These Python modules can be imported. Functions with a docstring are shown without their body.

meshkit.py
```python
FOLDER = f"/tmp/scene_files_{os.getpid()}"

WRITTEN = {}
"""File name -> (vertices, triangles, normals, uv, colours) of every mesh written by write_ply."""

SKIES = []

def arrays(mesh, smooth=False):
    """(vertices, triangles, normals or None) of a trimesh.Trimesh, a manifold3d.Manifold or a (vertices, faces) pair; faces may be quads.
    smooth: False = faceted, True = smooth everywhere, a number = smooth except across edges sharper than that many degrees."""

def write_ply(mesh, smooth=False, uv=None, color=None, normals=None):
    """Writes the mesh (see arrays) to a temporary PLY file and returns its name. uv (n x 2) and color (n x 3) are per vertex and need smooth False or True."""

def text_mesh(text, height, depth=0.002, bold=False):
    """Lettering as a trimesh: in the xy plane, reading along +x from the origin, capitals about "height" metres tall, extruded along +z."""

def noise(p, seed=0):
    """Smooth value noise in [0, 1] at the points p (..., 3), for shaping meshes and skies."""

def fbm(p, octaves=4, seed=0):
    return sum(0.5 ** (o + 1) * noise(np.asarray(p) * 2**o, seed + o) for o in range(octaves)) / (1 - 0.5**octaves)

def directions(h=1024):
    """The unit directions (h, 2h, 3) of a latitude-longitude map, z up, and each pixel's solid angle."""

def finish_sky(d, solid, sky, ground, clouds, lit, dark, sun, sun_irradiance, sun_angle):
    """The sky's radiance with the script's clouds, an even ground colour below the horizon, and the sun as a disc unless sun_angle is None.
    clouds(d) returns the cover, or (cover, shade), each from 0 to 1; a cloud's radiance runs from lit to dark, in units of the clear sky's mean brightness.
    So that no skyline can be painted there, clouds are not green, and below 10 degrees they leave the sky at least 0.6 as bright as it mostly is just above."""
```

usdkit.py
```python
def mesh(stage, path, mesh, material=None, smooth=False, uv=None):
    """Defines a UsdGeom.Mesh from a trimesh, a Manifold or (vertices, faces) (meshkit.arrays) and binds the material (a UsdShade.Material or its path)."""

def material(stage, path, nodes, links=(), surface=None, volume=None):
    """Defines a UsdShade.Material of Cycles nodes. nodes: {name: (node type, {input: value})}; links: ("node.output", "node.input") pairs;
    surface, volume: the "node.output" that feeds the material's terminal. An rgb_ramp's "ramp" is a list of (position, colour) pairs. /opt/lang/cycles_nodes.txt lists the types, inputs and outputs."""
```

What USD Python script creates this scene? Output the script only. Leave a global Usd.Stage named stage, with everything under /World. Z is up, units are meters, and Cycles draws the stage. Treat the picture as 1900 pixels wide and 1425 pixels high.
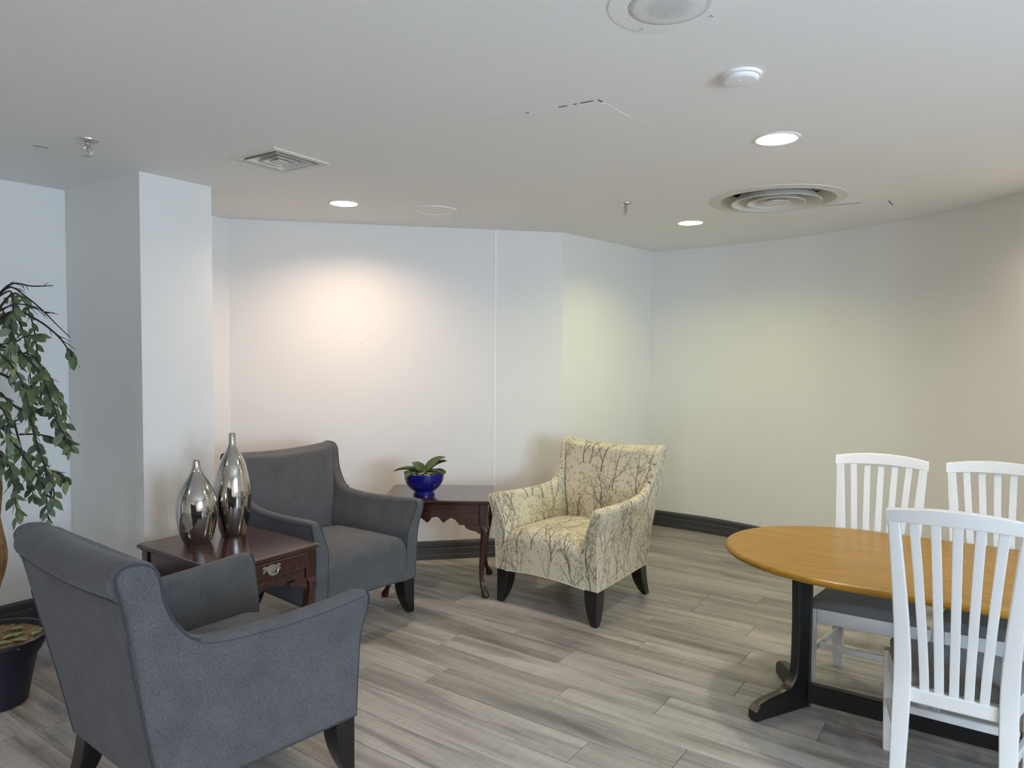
import math, random
import numpy as np, trimesh, usdkit, meshkit
from scipy import ndimage
from scipy.spatial import cKDTree
from shapely.geometry import Polygon, Point, box as sbox
from shapely import affinity
from pxr import Usd, UsdGeom, UsdLux, UsdShade, Gf, Sdf, Vt

stage = Usd.Stage.CreateInMemory()
UsdGeom.SetStageUpAxis(stage, 'Z'); UsdGeom.SetStageMetersPerUnit(stage, 1.0)
UsdGeom.Xform.Define(stage, '/World'); UsdGeom.Scope.Define(stage, '/World/Looks')
R = random.Random(7); NR = np.random.default_rng(7)

# ------------------------------------------------------------------ camera, lights, exposure
CH = 1.55                                   # camera height
F_PX, HORIZON, ROLL = 1311.0, 654.3, 0.0076
EXPOSURE = 0.10
cam = UsdGeom.Camera.Define(stage, '/World/camera')
cam.CreateHorizontalApertureAttr(36.0); cam.CreateFocalLengthAttr(36.0 * F_PX / 1900)
cam.CreateClippingRangeAttr((0.05, 200)); cam.CreateExposureAttr(EXPOSURE)
_p = math.atan((712.5 - HORIZON) / F_PX)
_r0, _u0 = np.array([1, 0, 0.]), np.array([0, math.sin(_p), math.cos(_p)])
_r = _r0 * math.cos(ROLL) + _u0 * math.sin(ROLL); _u = -_r0 * math.sin(ROLL) + _u0 * math.cos(ROLL); _b = np.cross(_r, _u)
cam.AddTransformOp().Set(Gf.Matrix4d(*_r, 0, *_u, 0, *_b, 0, 0, 0, CH, 1))

WINDOW_POWER = 26.5                         # radiance of the daylight in each window
WINDOW_COLOR = (0.585, 0.765, 1.0)
# radiance of each downlight lens: warm one by the pillar, greenish fluorescent in the far corner, bright one over the dining table, cool white ones out of view
LAMP_RADIANCE = {'warm': (520., 385., 285.), 'green': (345., 335., 150.), 'bright': (470., 430., 365.), 'cool': (2150., 2050., 1950.), 'side': (300., 255., 200.), 'dim': (280., 275., 270.)}
sky = UsdLux.DomeLight.Define(stage, '/World/sky'); sky.CreateIntensityAttr(1.0); sky.CreateColorAttr((0.75, 0.87, 1.0))

# ------------------------------------------------------------------ helpers
taken = {}
def numbered(parent, name):
    k = taken.get((parent, name), -1) + 1; taken[(parent, name)] = k
    return f'{parent}/{name}' if k == 0 else f'{parent}/{name}_{k:03d}'
def setd(prim, **kw):
    for k, v in kw.items():
        if v: prim.SetCustomDataByKey(k, v)
    return prim
def thing(name, label=None, category=None, loc=(0, 0, 0), rz=0.0, group=None, kind=None, parent='/World'):
    x = UsdGeom.Xform.Define(stage, numbered(parent, name))
    x.AddTranslateOp().Set(Gf.Vec3d(*map(float, loc))); x.AddRotateZOp().Set(float(rz))
    return setd(x.GetPrim(), label=label, category=category, group=group, kind=kind)
def obj(name, mesh, mat, parent=None, smooth=30, color=None, seed=None, **kw):
    """One Mesh prim under parent (a prim) or under /World."""
    path = numbered(str(parent.GetPath()) if parent is not None else '/World', name)
    if color is not None or seed is not None: smooth = True if color is not None else False
    m = usdkit.mesh(stage, path, mesh, mat, smooth=smooth)
    if color is not None:
        UsdGeom.PrimvarsAPI(m).CreatePrimvar('print_color', Sdf.ValueTypeNames.Color3fArray, 'vertex').Set(Vt.Vec3fArray.FromNumpy(np.asarray(color, np.float32)))
    if seed is not None:
        n = len(m.GetPointsAttr().Get())
        UsdGeom.PrimvarsAPI(m).CreatePrimvar('seed', Sdf.ValueTypeNames.Color3fArray, 'vertex').Set(Vt.Vec3fArray.FromNumpy(np.tile(np.asarray(seed, np.float32), (n, 1))))
    return setd(m.GetPrim(), **kw)
def copy_of(src, loc, rz, label, group=None):
    d = src.GetCustomData(); x = UsdGeom.Xform.Define(stage, numbered('/World', src.GetName().rstrip('0123456789').rstrip('_')))
    p = x.GetPrim(); p.GetReferences().AddInternalReference(src.GetPath())
    x.ClearXformOpOrder()
    p.GetAttribute('xformOp:translate').Set(Gf.Vec3d(*map(float, loc))); p.GetAttribute('xformOp:rotateZ').Set(float(rz))
    x.SetXformOpOrder([UsdGeom.XformOp(p.GetAttribute('xformOp:translate')), UsdGeom.XformOp(p.GetAttribute('xformOp:rotateZ'))])
    p.SetInstanceable(True)
    return setd(p, label=label, category=d['category'], group=group or d.get('group'))

def cat(*ms): return trimesh.util.concatenate([m for m in ms])
def bbox(x0, x1, y0, y1, z0, z1, b=0.0):
    """Box, edges chamfered by b."""
    if b <= 0:
        m = trimesh.creation.box([x1 - x0, y1 - y0, z1 - z0]); m.apply_translation([(x0 + x1) / 2, (y0 + y1) / 2, (z0 + z1) / 2]); return m
    pts = []
    for x, sx in ((x0, 1), (x1, -1)):
        for y, sy in ((y0, 1), (y1, -1)):
            for z, sz in ((z0, 1), (z1, -1)):
                pts += [(x, y + sy * b, z + sz * b), (x + sx * b, y, z + sz * b), (x + sx * b, y + sy * b, z)]
    return trimesh.convex.convex_hull(np.array(pts))
def loft(rings, cap=True, close=False):
    """rings: list of (n,3) arrays."""
    n = len(rings[0]); v = np.vstack(rings); f = []
    k = len(rings)
    for i in range(k if close else k - 1):
        a, b = i * n, ((i + 1) % k) * n
        for j in range(n):
            j2 = (j + 1) % n
            f += [(a + j, a + j2, b + j2), (a + j, b + j2, b + j)]
    if cap and not close:
        c0, c1 = len(v), len(v) + 1
        v = np.vstack([v, rings[0].mean(0), rings[-1].mean(0)])
        for j in range(n):
            j2 = (j + 1) % n
            f += [(c0, j2, j), (c1, (k - 1) * n + j, (k - 1) * n + j2)]
    m = trimesh.Trimesh(v, np.array(f), process=False)
    if cap and m.volume < 0: m.invert()
    return m
def rrect(w, d, r, n=3):
    """Rounded rectangle outline, counter-clockwise, centred (2D)."""
    p = []
    for cx, cy, a0 in ((w / 2 - r, d / 2 - r, 0), (-w / 2 + r, d / 2 - r, 90), (-w / 2 + r, -d / 2 + r, 180), (w / 2 - r, -d / 2 + r, 270)):
        for i in range(n + 1):
            a = math.radians(a0 + 90 * i / n); p.append((cx + r * math.cos(a), cy + r * math.sin(a)))
    return np.array(p)
def circle(r, n=32): a = np.arange(n) * 2 * np.pi / n; return np.stack([r * np.cos(a), r * np.sin(a)], 1)
def at_z(p2, z, cx=0, cy=0): return np.column_stack([p2[:, 0] + cx, p2[:, 1] + cy, np.full(len(p2), z)])
def tube(path, rad, n=8, cap=True):
    p = np.asarray(path, float); t = np.gradient(p, axis=0); t /= np.linalg.norm(t, axis=1, keepdims=True) + 1e-12
    rad = np.broadcast_to(rad, (len(p),)); a = None; rings = []
    for i in range(len(p)):
        if a is None:
            a = np.cross(t[i], [0, 0, 1.0] if abs(t[i][2]) < .9 else [1.0, 0, 0])
        a = a - t[i] * (a @ t[i]); a /= np.linalg.norm(a) + 1e-12; b = np.cross(t[i], a)
        ang = np.arange(n) * 2 * np.pi / n
        rings.append(p[i] + rad[i] * (np.cos(ang)[:, None] * a + np.sin(ang)[:, None] * b))
    return loft(rings, cap)
def lathe(prof, n=48):
    """prof: list of (r, z) from bottom to top."""
    rings = [at_z(circle(max(r, 1e-4), n), z) for r, z in prof]
    return loft(rings, True)
def ring_lathe(prof, n=48):
    """closed profile turned about z (for rings)."""
    rings = []
    for k in range(n):
        a = 2 * math.pi * k / n; rings.append(np.array([(r * math.cos(a), r * math.sin(a), z) for r, z in prof]))
    m = loft(rings, False, True)
    if m.volume < 0: m.invert()
    return m
def spline(pts, n=8, closed=False):
    """Catmull-Rom through pts."""
    P = np.asarray(pts, float); k = len(P); out = []
    for i in range(k if closed else k - 1):
        if closed: a, b, c, d = P[i - 1], P[i], P[(i + 1) % k], P[(i + 2) % k]
        else: a, b, c, d = P[max(i - 1, 0)], P[i], P[i + 1], P[min(i + 2, k - 1)]
        for t in np.arange(n) / n:
            out.append(.5 * (2 * b + (c - a) * t + (2 * a - 5 * b + 4 * c - d) * t * t + (3 * b - a - 3 * c + d) * t ** 3))
    if not closed: out.append(P[-1])
    return np.array(out)
def prism(poly, h): return trimesh.creation.extrude_polygon(poly, h, engine='earcut')
def xf(m, M): m = m.copy(); m.apply_transform(M); return m
def moved(m, d): m = m.copy(); m.apply_translation(d); return m
def rotz(m, deg): m = m.copy(); m.apply_transform(trimesh.transformations.rotation_matrix(math.radians(deg), [0, 0, 1])); return m
def standing(poly, t):
    """polygon in (x, z), extruded over y in [0, t]."""
    m = prism(poly, t); M = np.eye(4); M[:3, :3] = [[1, 0, 0], [0, 0, -1], [0, 1, 0]]; m.apply_transform(M); return moved(m, (0, t, 0))

# ------------------------------------------------------------------ materials
def mat(name, nodes, links=(), surface='p.BSDF'):
    return usdkit.material(stage, '/World/Looks/' + name, nodes, links, surface=surface)
def plain(name, color, rough=.5, metallic=0., spec=.5, coat=0., sheen=0., bump=0., bscale=60., var=0., vscale=6., **kw):
    pr = dict(base_color=color, roughness=rough, metallic=metallic, specular_ior_level=spec, coat_weight=coat, sheen_weight=sheen, **kw)
    nodes = {'p': ('principled_bsdf', pr), 'g': ('geometry', {})}; links = []
    if bump:
        nodes['bn'] = ('noise_texture', dict(scale=bscale, detail=3.)); nodes['b'] = ('bump', dict(strength=bump, distance=.002))
        links += [('g.position', 'bn.vector'), ('bn.fac', 'b.height'), ('b.normal', 'p.normal')]
    if var:
        c = np.array(color); nodes['vn'] = ('noise_texture', dict(scale=vscale, detail=4.))
        nodes['vr'] = ('rgb_ramp', dict(ramp=[(.3, tuple(c * (1 - var))), (.7, tuple(np.minimum(c * (1 + var), 1)))]))
        links += [('g.position', 'vn.vector'), ('vn.fac', 'vr.fac'), ('vr.color', 'p.base_color')]
    return mat(name, nodes, links)

M = {}
M['wall'] = plain('wall_paint', (.83, .815, .785), .55, spec=.3, bump=.06, bscale=220)
M['ceiling'] = plain('ceiling_paint', (.89, .88, .86), .75, spec=.2, bump=.06, bscale=180)
M['baseboard'] = plain('charcoal_baseboard', (.052, .051, .055), .42, bump=.05, bscale=90)
M['underlay'] = plain('underlay', (.035, .032, .03), .9)
M['black'] = plain('black_lacquer', (.006, .006, .0065), .28, coat=.3, bump=.04, bscale=40)
M['black_paint'] = plain('black_painted_wood', (.008, .008, .009), .33, bump=.08, bscale=70)
M['white_wood'] = plain('white_painted_wood', (.72, .72, .705), .38, bump=.05, bscale=50)
M['fixture'] = plain('ivory_enamel', (.72, .70, .64), .5)
M['fixture_white'] = plain('white_plastic', (.82, .82, .80), .55)
M['batten'] = plain('white_batten', (.90, .89, .87), .5)
M['dark_gap'] = plain('dark_duct', (.03, .03, .028), .8)
M['chrome'] = plain('brushed_steel', (.62, .60, .57), .25, metallic=1.)
M['reflector'] = plain('reflector', (.85, .83, .78), .3, metallic=.7)
M['blue_glaze'] = plain('cobalt_glaze', (.006, .010, .165), .10, coat=.6)
M['pot'] = plain('navy_plastic_pot', (.012, .013, .026), .42, bump=.03)
M['moss'] = plain('dried_moss', (.17, .125, .06), .95, bump=.9, bscale=120, var=.5, vscale=60)
M['bark_mix'] = plain('bark_chips', (.12, .075, .04), .9, bump=.9, bscale=150, var=.6, vscale=70)
M['root'] = plain('pale_root', (.42, .34, .22), .8)
M['twig'] = plain('dark_twig', (.028, .020, .017), .8, bump=.3, bscale=200)
M['green_twig'] = plain('green_stem', (.16, .17, .07), .7)
M['seat_gray'] = plain('seat_fabric', (.165, .158, .148), .9, sheen=.25, bump=.5, bscale=700, var=.12, vscale=500)
M['handle'] = plain('antique_pewter', (.52, .47, .43), .38, metallic=1.)
M['seam'] = plain('seam_shadow', (.06, .055, .05), .9)
M['glass_frame'] = plain('window_frame', (.10, .10, .10), .4)

for k_, c_ in LAMP_RADIANCE.items(): M['lamp_' + k_] = mat('lamp_lens_' + k_, {'e': ('emission', dict(color=tuple(q / max(c_) for q in c_), strength=max(c_)))}, surface='e.emission')
M['pane'] = mat('window_pane', {'t': ('transparent_bsdf', dict(color=(.97, .98, .98))), 'g': ('glossy_bsdf', dict(color=(1, 1, 1), roughness=.0)), 'f': ('fresnel', dict(IOR=1.45)), 'm': ('mix_closure', {})},
    [('f.fac', 'm.fac'), ('t.BSDF', 'm.closure1'), ('g.BSDF', 'm.closure2')], surface='m.closure')

# heathered upholstery
def heather(name, c0, c1, pipe=False):
    return mat(name, {'tc': ('texture_coordinate', {}), 'n1': ('noise_texture', dict(scale=480., detail=3.)), 'n2': ('noise_texture', dict(scale=9., detail=4.)), 'mx': ('mapping', dict(scale=(1., 1., .35))),
        'r': ('rgb_ramp', dict(ramp=[(.28, c0), (.72, c1)])), 'r2': ('rgb_ramp', dict(ramp=[(.3, (.86, .86, .86)), (.7, (1.1, 1.1, 1.1))])), 'm': ('mix', dict(mix_type='multiply', fac=1.)),
        'b': ('bump', dict(strength=.35, distance=.001)), 'p': ('principled_bsdf', dict(roughness=.92, specular_ior_level=.25, sheen_weight=.14, sheen_roughness=.5, sheen_tint=(.8, .85, .95)))},
        [('tc.object', 'mx.vector'), ('mx.vector', 'n1.vector'), ('tc.object', 'n2.vector'), ('n1.fac', 'r.fac'), ('n2.fac', 'r2.fac'), ('r.color', 'm.color1'), ('r2.color', 'm.color2'), ('m.color', 'p.base_color'), ('n1.fac', 'b.height'), ('b.normal', 'p.normal')])
M['gray_fabric'] = heather('slate_upholstery', (.048, .0495, .054), (.135, .136, .139))
M['gray_piping'] = plain('slate_piping', (.045, .048, .058), .9)
M['cream_piping'] = plain('cream_piping', (.60, .56, .43), .9)
M['print_fabric'] = mat('branch_print_upholstery', {'a': ('attribute', dict(attribute='print_color')), 'tc': ('texture_coordinate', {}), 'n': ('noise_texture', dict(scale=600., detail=2.)), 'b': ('bump', dict(strength=.15, distance=.001)),
    'p': ('principled_bsdf', dict(roughness=.85, specular_ior_level=.25, sheen_weight=.15))}, [('a.color', 'p.base_color'), ('tc.object', 'n.vector'), ('n.fac', 'b.height'), ('b.normal', 'p.normal')])
# wood
def wood(name, dark, light, rough, coat, scale=(2.5, 26., 26.), rot=0., streak=.5):
    return mat(name, {'tc': ('texture_coordinate', {}), 'mp': ('mapping', dict(scale=scale, rotation=(0, 0, rot))), 'n': ('noise_texture', dict(scale=1.6, detail=6., roughness=.62, distortion=.6)),
        'r': ('rgb_ramp', dict(ramp=[(.25, dark), (.75, light)])), 'b': ('bump', dict(strength=.05, distance=.001)), 'p': ('principled_bsdf', dict(roughness=rough, coat_weight=coat, coat_roughness=.12))},
        [('tc.object', 'mp.vector'), ('mp.vector', 'n.vector'), ('n.fac', 'r.fac'), ('r.color', 'p.base_color'), ('n.fac', 'b.height'), ('b.normal', 'p.normal')])
M['mahogany'] = wood('mahogany', (.018, .0045, .003), (.062, .016, .010), .22, .5)
M['mahogany_v'] = wood('mahogany_upright', (.018, .0045, .003), (.058, .015, .009), .24, .4, scale=(26., 26., 2.5))
M['oak'] = mat('golden_oak_strips', {'tc': ('texture_coordinate', {}), 'mp': ('mapping', dict(scale=(2.2, 60., 60.))), 'n': ('noise_texture', dict(scale=1.5, detail=5., roughness=.6)), 'r': ('rgb_ramp', dict(ramp=[(.22, (.20, .098, .010)), (.5, (.305, .165, .018)), (.8, (.40, .225, .028))])),
    'br': ('brick_texture', dict(color1=(.86, .86, .86), color2=(1.12, 1.1, 1.06), mortar=(.72, .70, .66), scale=1., mortar_size=.0004, brick_width=.42, row_height=.024, offset=.37)), 'm': ('mix', dict(mix_type='multiply', fac=.75)),
    'p': ('principled_bsdf', dict(roughness=.36, specular_ior_level=.25, coat_weight=.05, coat_roughness=.12))},
    [('tc.object', 'mp.vector'), ('tc.object', 'br.vector'), ('mp.vector', 'n.vector'), ('n.fac', 'r.fac'), ('r.color', 'm.color1'), ('br.color', 'm.color2'), ('m.color', 'p.base_color')])
M['bark'] = mat('trunk_bark', {'tc': ('texture_coordinate', {}), 'mp': ('mapping', dict(scale=(30., 30., 6.))), 'n': ('noise_texture', dict(scale=1.5, detail=6., roughness=.7)), 'r': ('rgb_ramp', dict(ramp=[(.25, (.06, .03, .015)), (.5, (.22, .12, .05)), (.8, (.42, .29, .14))])),
    'b': ('bump', dict(strength=.8, distance=.01)), 'p': ('principled_bsdf', dict(roughness=.85))}, [('tc.object', 'mp.vector'), ('mp.vector', 'n.vector'), ('n.fac', 'r.fac'), ('r.color', 'p.base_color'), ('n.fac', 'b.height'), ('b.normal', 'p.normal')])
# vinyl planks: grain runs along the boards, each board offset by its own seed
UA = math.radians(-35.0); PU = np.array([math.cos(UA), math.sin(UA)]); PV = np.array([-PU[1], PU[0]])
M['plank'] = mat('gray_oak_plank', {'g': ('geometry', {}), 'rot': ('vector_rotate', dict(rotate_type='z_axis', angle=35.0 * math.pi / 180)), 's': ('attribute', dict(attribute='seed')), 'ms': ('vector_math', dict(math_type='multiply', vector2=(40., 40., 40.))), 'ad': ('vector_math', dict(math_type='add')),
    'm1': ('mapping', dict(scale=(.75, 7.5, 1.))), 'n1': ('noise_texture', dict(scale=1.5, detail=5., roughness=.62, distortion=.5)),
    'm2': ('mapping', dict(scale=(1.3, 34., 1.))), 'n2': ('noise_texture', dict(scale=2., detail=4., roughness=.6)),
    'm3': ('mapping', dict(scale=(26., 5., 1.))), 'n3': ('noise_texture', dict(scale=2., detail=3.)),
    'r1': ('rgb_ramp', dict(ramp=[(.26, (.125, .115, .106)), (.40, (.235, .220, .203)), (.54, (.345, .328, .304)), (.74, (.425, .408, .380))])),
    'r2': ('rgb_ramp', dict(ramp=[(.28, (.80, .79, .78)), (.5, (1.0, 1.0, 1.0)), (.7, (1.06, 1.06, 1.06))])), 'r3': ('rgb_ramp', dict(ramp=[(.35, (.90, .90, .90)), (.6, (1.03, 1.03, 1.03))])),
    'x1': ('mix', dict(mix_type='multiply', fac=1.)), 'x2': ('mix', dict(mix_type='multiply', fac=.6)), 'x3': ('mix', dict(mix_type='multiply', fac=1.)), 'sp': ('separate_color', {}), 'mr': ('map_range', dict(from_min=0., from_max=1., to_min=.82, to_max=1.14)), 'cc': ('combine_color', {}),
    'b': ('bump', dict(strength=.06, distance=.001)), 'p': ('principled_bsdf', dict(roughness=.40, specular_ior_level=.42))},
    [('g.position', 'rot.vector'), ('s.color', 'ms.vector1'), ('ms.vector', 'ad.vector1'), ('rot.vector', 'ad.vector2'), ('ad.vector', 'm1.vector'), ('ad.vector', 'm2.vector'), ('ad.vector', 'm3.vector'), ('m1.vector', 'n1.vector'), ('m2.vector', 'n2.vector'), ('m3.vector', 'n3.vector'),
     ('n1.fac', 'r1.fac'), ('n2.fac', 'r2.fac'), ('n3.fac', 'r3.fac'), ('r1.color', 'x1.color1'), ('r2.color', 'x1.color2'), ('x1.color', 'x2.color1'), ('r3.color', 'x2.color2'), ('s.color', 'sp.color'), ('sp.b', 'mr.value'), ('mr.result', 'cc.r'), ('mr.result', 'cc.g'), ('mr.result', 'cc.b'), ('x2.color', 'x3.color1'), ('cc.color', 'x3.color2'), ('x3.color', 'p.base_color'), ('n2.fac', 'b.height'), ('b.normal', 'p.normal')])
def leafmat(name, c, rough=.45):
    c = np.array(c)
    return mat(name, {'p': ('principled_bsdf', dict(base_color=tuple(c), roughness=rough)), 't': ('translucent_bsdf', dict(color=tuple(np.minimum(c * 1.8, 1)))), 'm': ('mix_closure', dict(fac=.22))}, [('p.BSDF', 'm.closure1'), ('t.BSDF', 'm.closure2')], surface='m.closure')
LEAF = [leafmat('leaf_dark', (.056, .086, .048)), leafmat('leaf_mid', (.115, .165, .075)), leafmat('leaf_pale', (.25, .30, .15)), leafmat('leaf_gray', (.165, .205, .14))]
M['orchid_leaf'] = leafmat('orchid_leaf', (.055, .105, .022), .3)
M['vase'] = mat('smoked_mirror_glaze', {'p': ('principled_bsdf', dict(base_color=(.56, .54, .51), metallic=1., roughness=.09))})

# ------------------------------------------------------------------ the room
H = 2.465
BL = np.array([math.cos(math.radians(54)), math.sin(math.radians(54))])
P_left0, P_cornB, P_cornC, P_cornD = np.array([-2.80, 3.83]), np.array([-1.98, 4.958]), np.array([.381, 5.420]), np.array([1.249, 6.388])
CURVE = spline([(1.249, 6.388), (1.806, 5.992), (2.265, 5.465), (2.5, 5.104), (2.684, 4.752), (2.79, 4.35), (2.84, 3.9), (2.86, 3.3)], 5)
P_r1 = np.array([2.86, 3.3]); P_w1 = np.array([3.90, .02]); P_w0 = np.array([.17, -3.45]); P_l2 = np.array([-5.2, .53])
inner = [P_left0, P_cornB, P_cornC] + list(CURVE) + [P_w1, P_w0, P_l2]
room = Polygon(inner)
def wall(name, pts, th=.12, z0=0., z1=H):
    """a wall standing behind the inner line pts (room on the right-hand side when walking along pts clockwise)."""
    p = np.asarray(pts, float); t = np.gradient(p, axis=0); t /= np.linalg.norm(t, axis=1, keepdims=True); n = np.stack([-t[:, 1], t[:, 0]], 1)
    poly = Polygon(list(p) + list((p + n * th)[::-1]))
    return obj(name, moved(prism(poly, z1 - z0), (0, 0, z0)), M['wall'], smooth=20, kind='structure')
wall('wall_left', [P_l2, P_left0, P_cornB])
wall('wall_back', [P_cornB, P_cornC])
wall('wall_corner', [P_cornC, P_cornD])
wall('wall_right', list(CURVE))
wall('wall_side', [P_r1, P_w1])
wall('wall_rear', [P_w0, P_l2])
# the pillar against the left wall
PIL = [np.array([-1.922, 3.669]), np.array([-1.694, 4.004])]
d_ = PIL[1] - PIL[0]; d_ /= np.linalg.norm(d_); n_ = np.array([-d_[1], d_[0]])
pil = Polygon([PIL[0], PIL[1], PIL[1] + n_ * .80, PIL[0] + n_ * .80])
obj('wall_pillar', prism(pil, H), M['wall'], smooth=False, kind='structure')

# the window wall behind the camera
wd = P_w0 - P_w1; WL = np.linalg.norm(wd); wd /= WL; wn = np.array([wd[1], -wd[0]])      # walking from w1 to w0; wn points outwards
if wn @ (P_w1 - np.array([0, 2.])) < 0: wn = -wn
WINS = [(0.55, 1.45), (1.65, 2.55)]; WZ = (.75, 2.1)
def wp(s, o=0.): return P_w1 + wd * s + wn * o
def wbox(s0, s1, z0, z1, o0=0., o1=.12):
    return moved(prism(Polygon([wp(s0, o0), wp(s1, o0), wp(s1, o1), wp(s0, o1)]), z1 - z0), (0, 0, z0))
segs = [wbox(0, WL, 0, WZ[0]), wbox(0, WL, WZ[1], H)]; e = [0] + [x for w in WINS for x in w] + [WL]
segs += [wbox(e[i], e[i + 1], WZ[0], WZ[1]) for i in range(0, len(e), 2)]
obj('wall_window', cat(*segs), M['wall'], smooth=False, kind='structure')
for k, (s0, s1) in enumerate(WINS):
    w = thing(f'window_{k + 1}', kind='structure')
    fr = [wbox(s0, s0 + .05, *WZ, .03, .09), wbox(s1 - .05, s1, *WZ, .03, .09), wbox(s0 + .05, s1 - .05, WZ[0], WZ[0] + .05, .03, .09), wbox(s0 + .05, s1 - .05, WZ[1] - .05, WZ[1], .03, .09)]
    obj('window_frame', cat(*fr), M['glass_frame'], w, smooth=False)
    obj('mullion', wbox((s0 + s1) / 2 - .02, (s0 + s1) / 2 + .02, WZ[0] + .05, WZ[1] - .05, .04, .08), M['glass_frame'], w, smooth=False)
    obj('pane', wbox(s0 + .05, s1 - .05, WZ[0] + .05, WZ[1] - .05, .058, .062), M['pane'], w, smooth=False)
    obj('sill', wbox(s0 - .04, s1 + .04, WZ[0] - .03, WZ[0], -.06, .03), M['wall'], w, smooth=False)
    L = UsdLux.RectLight.Define(stage, f'/World/daylight_{k + 1}')
    L.CreateWidthAttr(s1 - s0 - .06); L.CreateHeightAttr(WZ[1] - WZ[0] - .06); L.CreateIntensityAttr(WINDOW_POWER); L.CreateColorAttr(WINDOW_COLOR)
    c = wp((s0 + s1) / 2, .16); back = np.array([wn[0], wn[1], 0.]); up = np.array([0, 0, 1.]); rt = np.cross(up, back)
    L.AddTransformOp().Set(Gf.Matrix4d(*rt, 0, *up, 0, *back, 0, c[0], c[1], sum(WZ) / 2, 1))

# baseboards: a stepped charcoal profile swept along the foot of each wall
BPROF = [(0, 0), (.020, 0), (.020, .034), (.017, .037), (.017, .082), (.012, .088), (.012, .094), (.017, .098), (.017, .124), (.010, .136), (0, .138)]
def baseboard(name, pts, ext=(0, 0)):
    p = np.asarray(pts, float); t = np.gradient(p, axis=0); t /= np.linalg.norm(t, axis=1, keepdims=True); n = np.stack([t[:, 1], -t[:, 0]], 1)
    p = p.copy(); p[0] -= t[0] * ext[0]; p[-1] += t[-1] * ext[1]
    rings = [np.array([(a[0] + b[0] * o, a[1] + b[1] * o, z) for o, z in BPROF]) for a, b in zip(p, n)]
    return obj(name, loft(rings), M['baseboard'], smooth=25, kind='structure')
baseboard('baseboard_left', [P_l2, P_left0]); baseboard('baseboard_side', [P_left0, P_cornB]); baseboard('baseboard_back', [P_cornB, P_cornC], (0, .012))
baseboard('baseboard_corner', [P_cornC, P_cornD], (.0, 0)); baseboard('baseboard_right', list(CURVE))
baseboard('baseboard_pillar', [PIL[0] + n_ * .74, PIL[0]], (0, .018)); baseboard('baseboard_column', [PIL[0], PIL[1]])

# joint strip on the back wall
tb = P_cornC - P_cornB; tb /= np.linalg.norm(tb); nb = np.array([tb[1], -tb[0]]); c = P_cornB + tb * ((np.array([-.13, 5.32]) - P_cornB) @ tb)
poly = Polygon([c - tb * .011, c + tb * .011, c + tb * .009 + nb * .006, c - tb * .009 + nb * .006])
obj('trim_1', moved(prism(poly, H - .138), (0, 0, .138)), M['batten'], smooth=False, kind='structure', label='thin white vertical joint strip on the back wall')

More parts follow.
